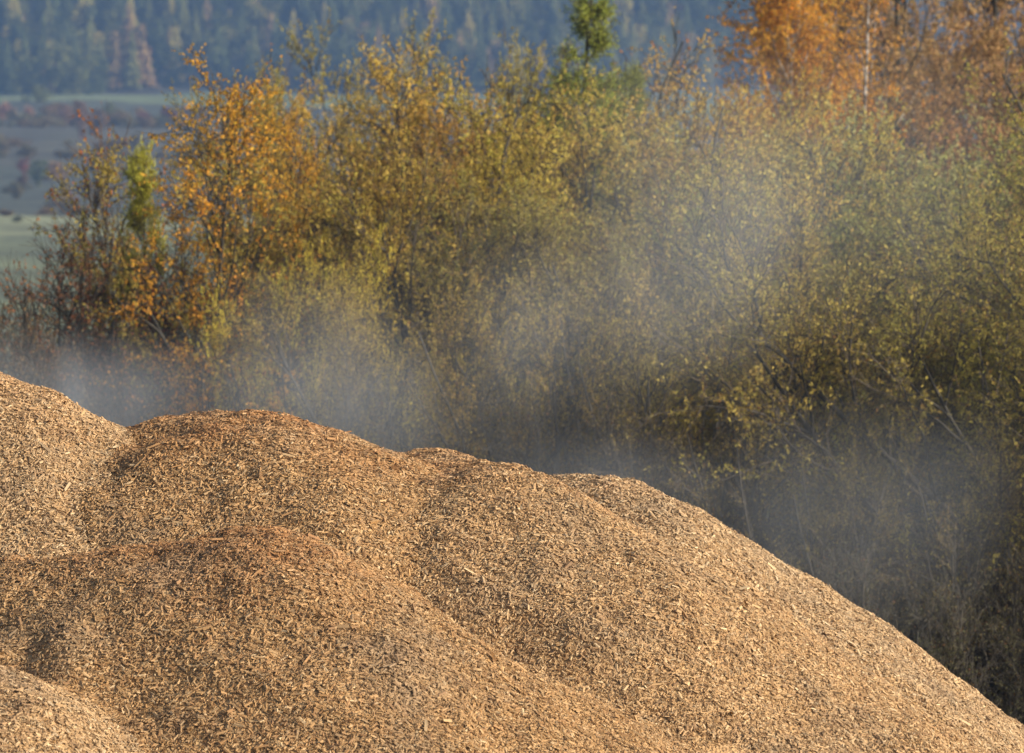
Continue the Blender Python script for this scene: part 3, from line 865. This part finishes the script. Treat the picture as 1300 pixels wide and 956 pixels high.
# ------------------------------------------------------------------ haze and steam
def volume_box(name, lo, hi, mat):
    lo = np.array(lo); hi = np.array(hi)
    v = np.array([[lo[0], lo[1], lo[2]], [hi[0], lo[1], lo[2]], [hi[0], hi[1], lo[2]], [lo[0], hi[1], lo[2]],
                  [lo[0], lo[1], hi[2]], [hi[0], lo[1], hi[2]], [hi[0], hi[1], hi[2]], [lo[0], hi[1], hi[2]]], float)
    f = np.array([[0, 3, 2, 1], [4, 5, 6, 7], [0, 1, 5, 4], [1, 2, 6, 5], [2, 3, 7, 6], [3, 0, 4, 7]])
    return link(name, mesh_np(name, v, [f], [mat]))

HAZE = 0.00019
hm, nt, ns, ls = new_mat('haze')
pv = N(ns, 'ShaderNodeVolumePrincipled')
pv.inputs['Color'].default_value = (0.30, 0.52, 0.98, 1)
pv.inputs['Density'].default_value = HAZE
pv.inputs['Anisotropy'].default_value = 0.1
ho = N(ns, 'ShaderNodeOutputMaterial'); ls.new(pv.outputs[0], ho.inputs['Volume'])
hz = volume_box('haze', (-660, -90, float(GZ.min()) - 1.0), (660, 2720, float(GZ.max()) + 26), hm)
tag(hz, 'thin blue autumn haze filling the valley', 'haze', kind='stuff')

def steam_mat(dens, scale, seed, base=0.1, lo=0.40, hi=0.70):
    m, nt, ns, ls = new_mat('steam')
    tc = N(ns, 'ShaderNodeTexCoord')
    ge = N(ns, 'ShaderNodeNewGeometry')
    # ragged rim: the falloff distance is pushed about by a coarse noise
    rn = N(ns, 'ShaderNodeTexNoise'); rn.inputs['Scale'].default_value = scale * 0.55; rn.inputs['Detail'].default_value = 2
    of = N(ns, 'ShaderNodeVectorMath', operation='ADD'); of.inputs[1].default_value = (seed * 5.3, seed * 2.9, seed * 1.3)
    ls.new(ge.outputs['Position'], of.inputs[0]); ls.new(of.outputs[0], rn.inputs[0])
    ln = N(ns, 'ShaderNodeVectorMath', operation='LENGTH'); ls.new(tc.outputs['Object'], ln.inputs[0])
    ad = N(ns, 'ShaderNodeMath', operation='MULTIPLY_ADD'); ls.new(rn.outputs[0], ad.inputs[0]); ad.inputs[1].default_value = 1.3
    ls.new(ln.outputs['Value'], ad.inputs[2])
    fall = N(ns, 'ShaderNodeMapRange', interpolation_type='SMOOTHSTEP')
    fall.inputs[1].default_value = 1.45; fall.inputs[2].default_value = 0.6; fall.inputs[3].default_value = 0; fall.inputs[4].default_value = 1
    ls.new(ad.outputs[0], fall.inputs[0])
    rim = N(ns, 'ShaderNodeMapRange', interpolation_type='SMOOTHSTEP')
    rim.inputs[1].default_value = 0.98; rim.inputs[2].default_value = 0.6
    ls.new(ln.outputs['Value'], rim.inputs[0])
    mp = N(ns, 'ShaderNodeMapping'); mp.inputs['Location'].default_value = (seed * 3.1, seed * 1.7, seed)
    mp.inputs['Rotation'].default_value = (0, math.radians(-30), 0)
    mp.inputs['Scale'].default_value = (1.25, 0.7, 0.42)
    ls.new(ge.outputs['Position'], mp.inputs[0])
    no = N(ns, 'ShaderNodeTexNoise'); no.inputs['Scale'].default_value = scale; no.inputs['Detail'].default_value = 5
    no.inputs['Roughness'].default_value = 0.58; no.inputs['Distortion'].default_value = 0.9
    ls.new(mp.outputs[0], no.inputs[0])
    mr = N(ns, 'ShaderNodeMapRange', interpolation_type='SMOOTHSTEP'); mr.inputs[1].default_value = lo; mr.inputs[2].default_value = hi
    mr.inputs[3].default_value = base
    ls.new(no.outputs[0], mr.inputs[0])
    mu = N(ns, 'ShaderNodeMath', operation='MULTIPLY'); ls.new(fall.outputs[0], mu.inputs[0]); ls.new(mr.outputs[0], mu.inputs[1])
    m1 = N(ns, 'ShaderNodeMath', operation='MULTIPLY'); ls.new(mu.outputs[0], m1.inputs[0]); ls.new(rim.outputs[0], m1.inputs[1])
    m2 = N(ns, 'ShaderNodeMath', operation='MULTIPLY'); ls.new(m1.outputs[0], m2.inputs[0]); m2.inputs[1].default_value = dens
    pv = N(ns, 'ShaderNodeVolumePrincipled')
    pv.inputs['Color'].default_value = (0.76, 0.86, 0.98, 1); pv.inputs['Anisotropy'].default_value = 0.0
    ls.new(m2.outputs[0], pv.inputs['Density'])
    o = N(ns, 'ShaderNodeOutputMaterial'); ls.new(pv.outputs[0], o.inputs['Volume'])
    return m

def ico_sphere(sub=3):
    import bmesh
    me = bpy.data.meshes.new('steam')
    bm = bmesh.new(); bmesh.ops.create_icosphere(bm, subdivisions=sub, radius=1.0); bm.to_mesh(me); bm.free()
    return me

STEAM = [
    # px, py, D, half width px, half height px, half depth m, density, noise scale, tilt, least share, label
    (150, 512, 45.0, 500, 165, 2.8, 0.25, 0.8, 0, 0.35, 'bank of grey steam lying behind the left heaps'),
    (430, 480, 44.0, 260, 220, 2.0, 0.21, 0.8, 20, 0.45, 'dense wisp of blue-grey steam in the dip right of the broad heap'),
    (700, 430, 49.0, 560, 300, 4.0, 0.13, 0.5, -20, 0.4, 'thin steam drifting in front of the forked willow'),
    (900, 280, 50.0, 330, 380, 3.5, 0.11, 0.5, 35, 0.4, 'tall thin column of steam rising right of centre'),
    (790, 605, 44.8, 360, 110, 1.8, 0.17, 0.9, 8, 0.45, 'low white steam curling off the back heap'),
    (1050, 660, 47.0, 380, 270, 2.6, 0.09, 0.7, -25, 0.5, 'faint steam along the bright slope'),
    (1150, 230, 55.0, 480, 450, 4.0, 0.08, 0.4, 0, 0.6, 'thin veil of steam before the brown trees at the top right'),
]
for k, (px, py, D, hw, hh, hd, dens, nscale, tilt, base, lab) in enumerate(STEAM):
    o = link('steam', ico_sphere(3))
    o.data.materials.append(steam_mat(dens, nscale, k + 1, base))
    o.location = at(px, py, D)
    o.scale = (hw * PXA * D, hd, hh * PXA * D)
    o.rotation_euler = (0, math.radians(tilt), 0)
    tag(o, lab, 'steam', 'steam rising off the chips', kind='stuff')

print('tris', sum(len(m.loop_triangles) if m.loop_triangles else sum(p.loop_total - 2 for p in []) for m in bpy.data.meshes))
print('loops', sum(len(m.loops) - 2 * len(m.polygons) for m in bpy.data.meshes))
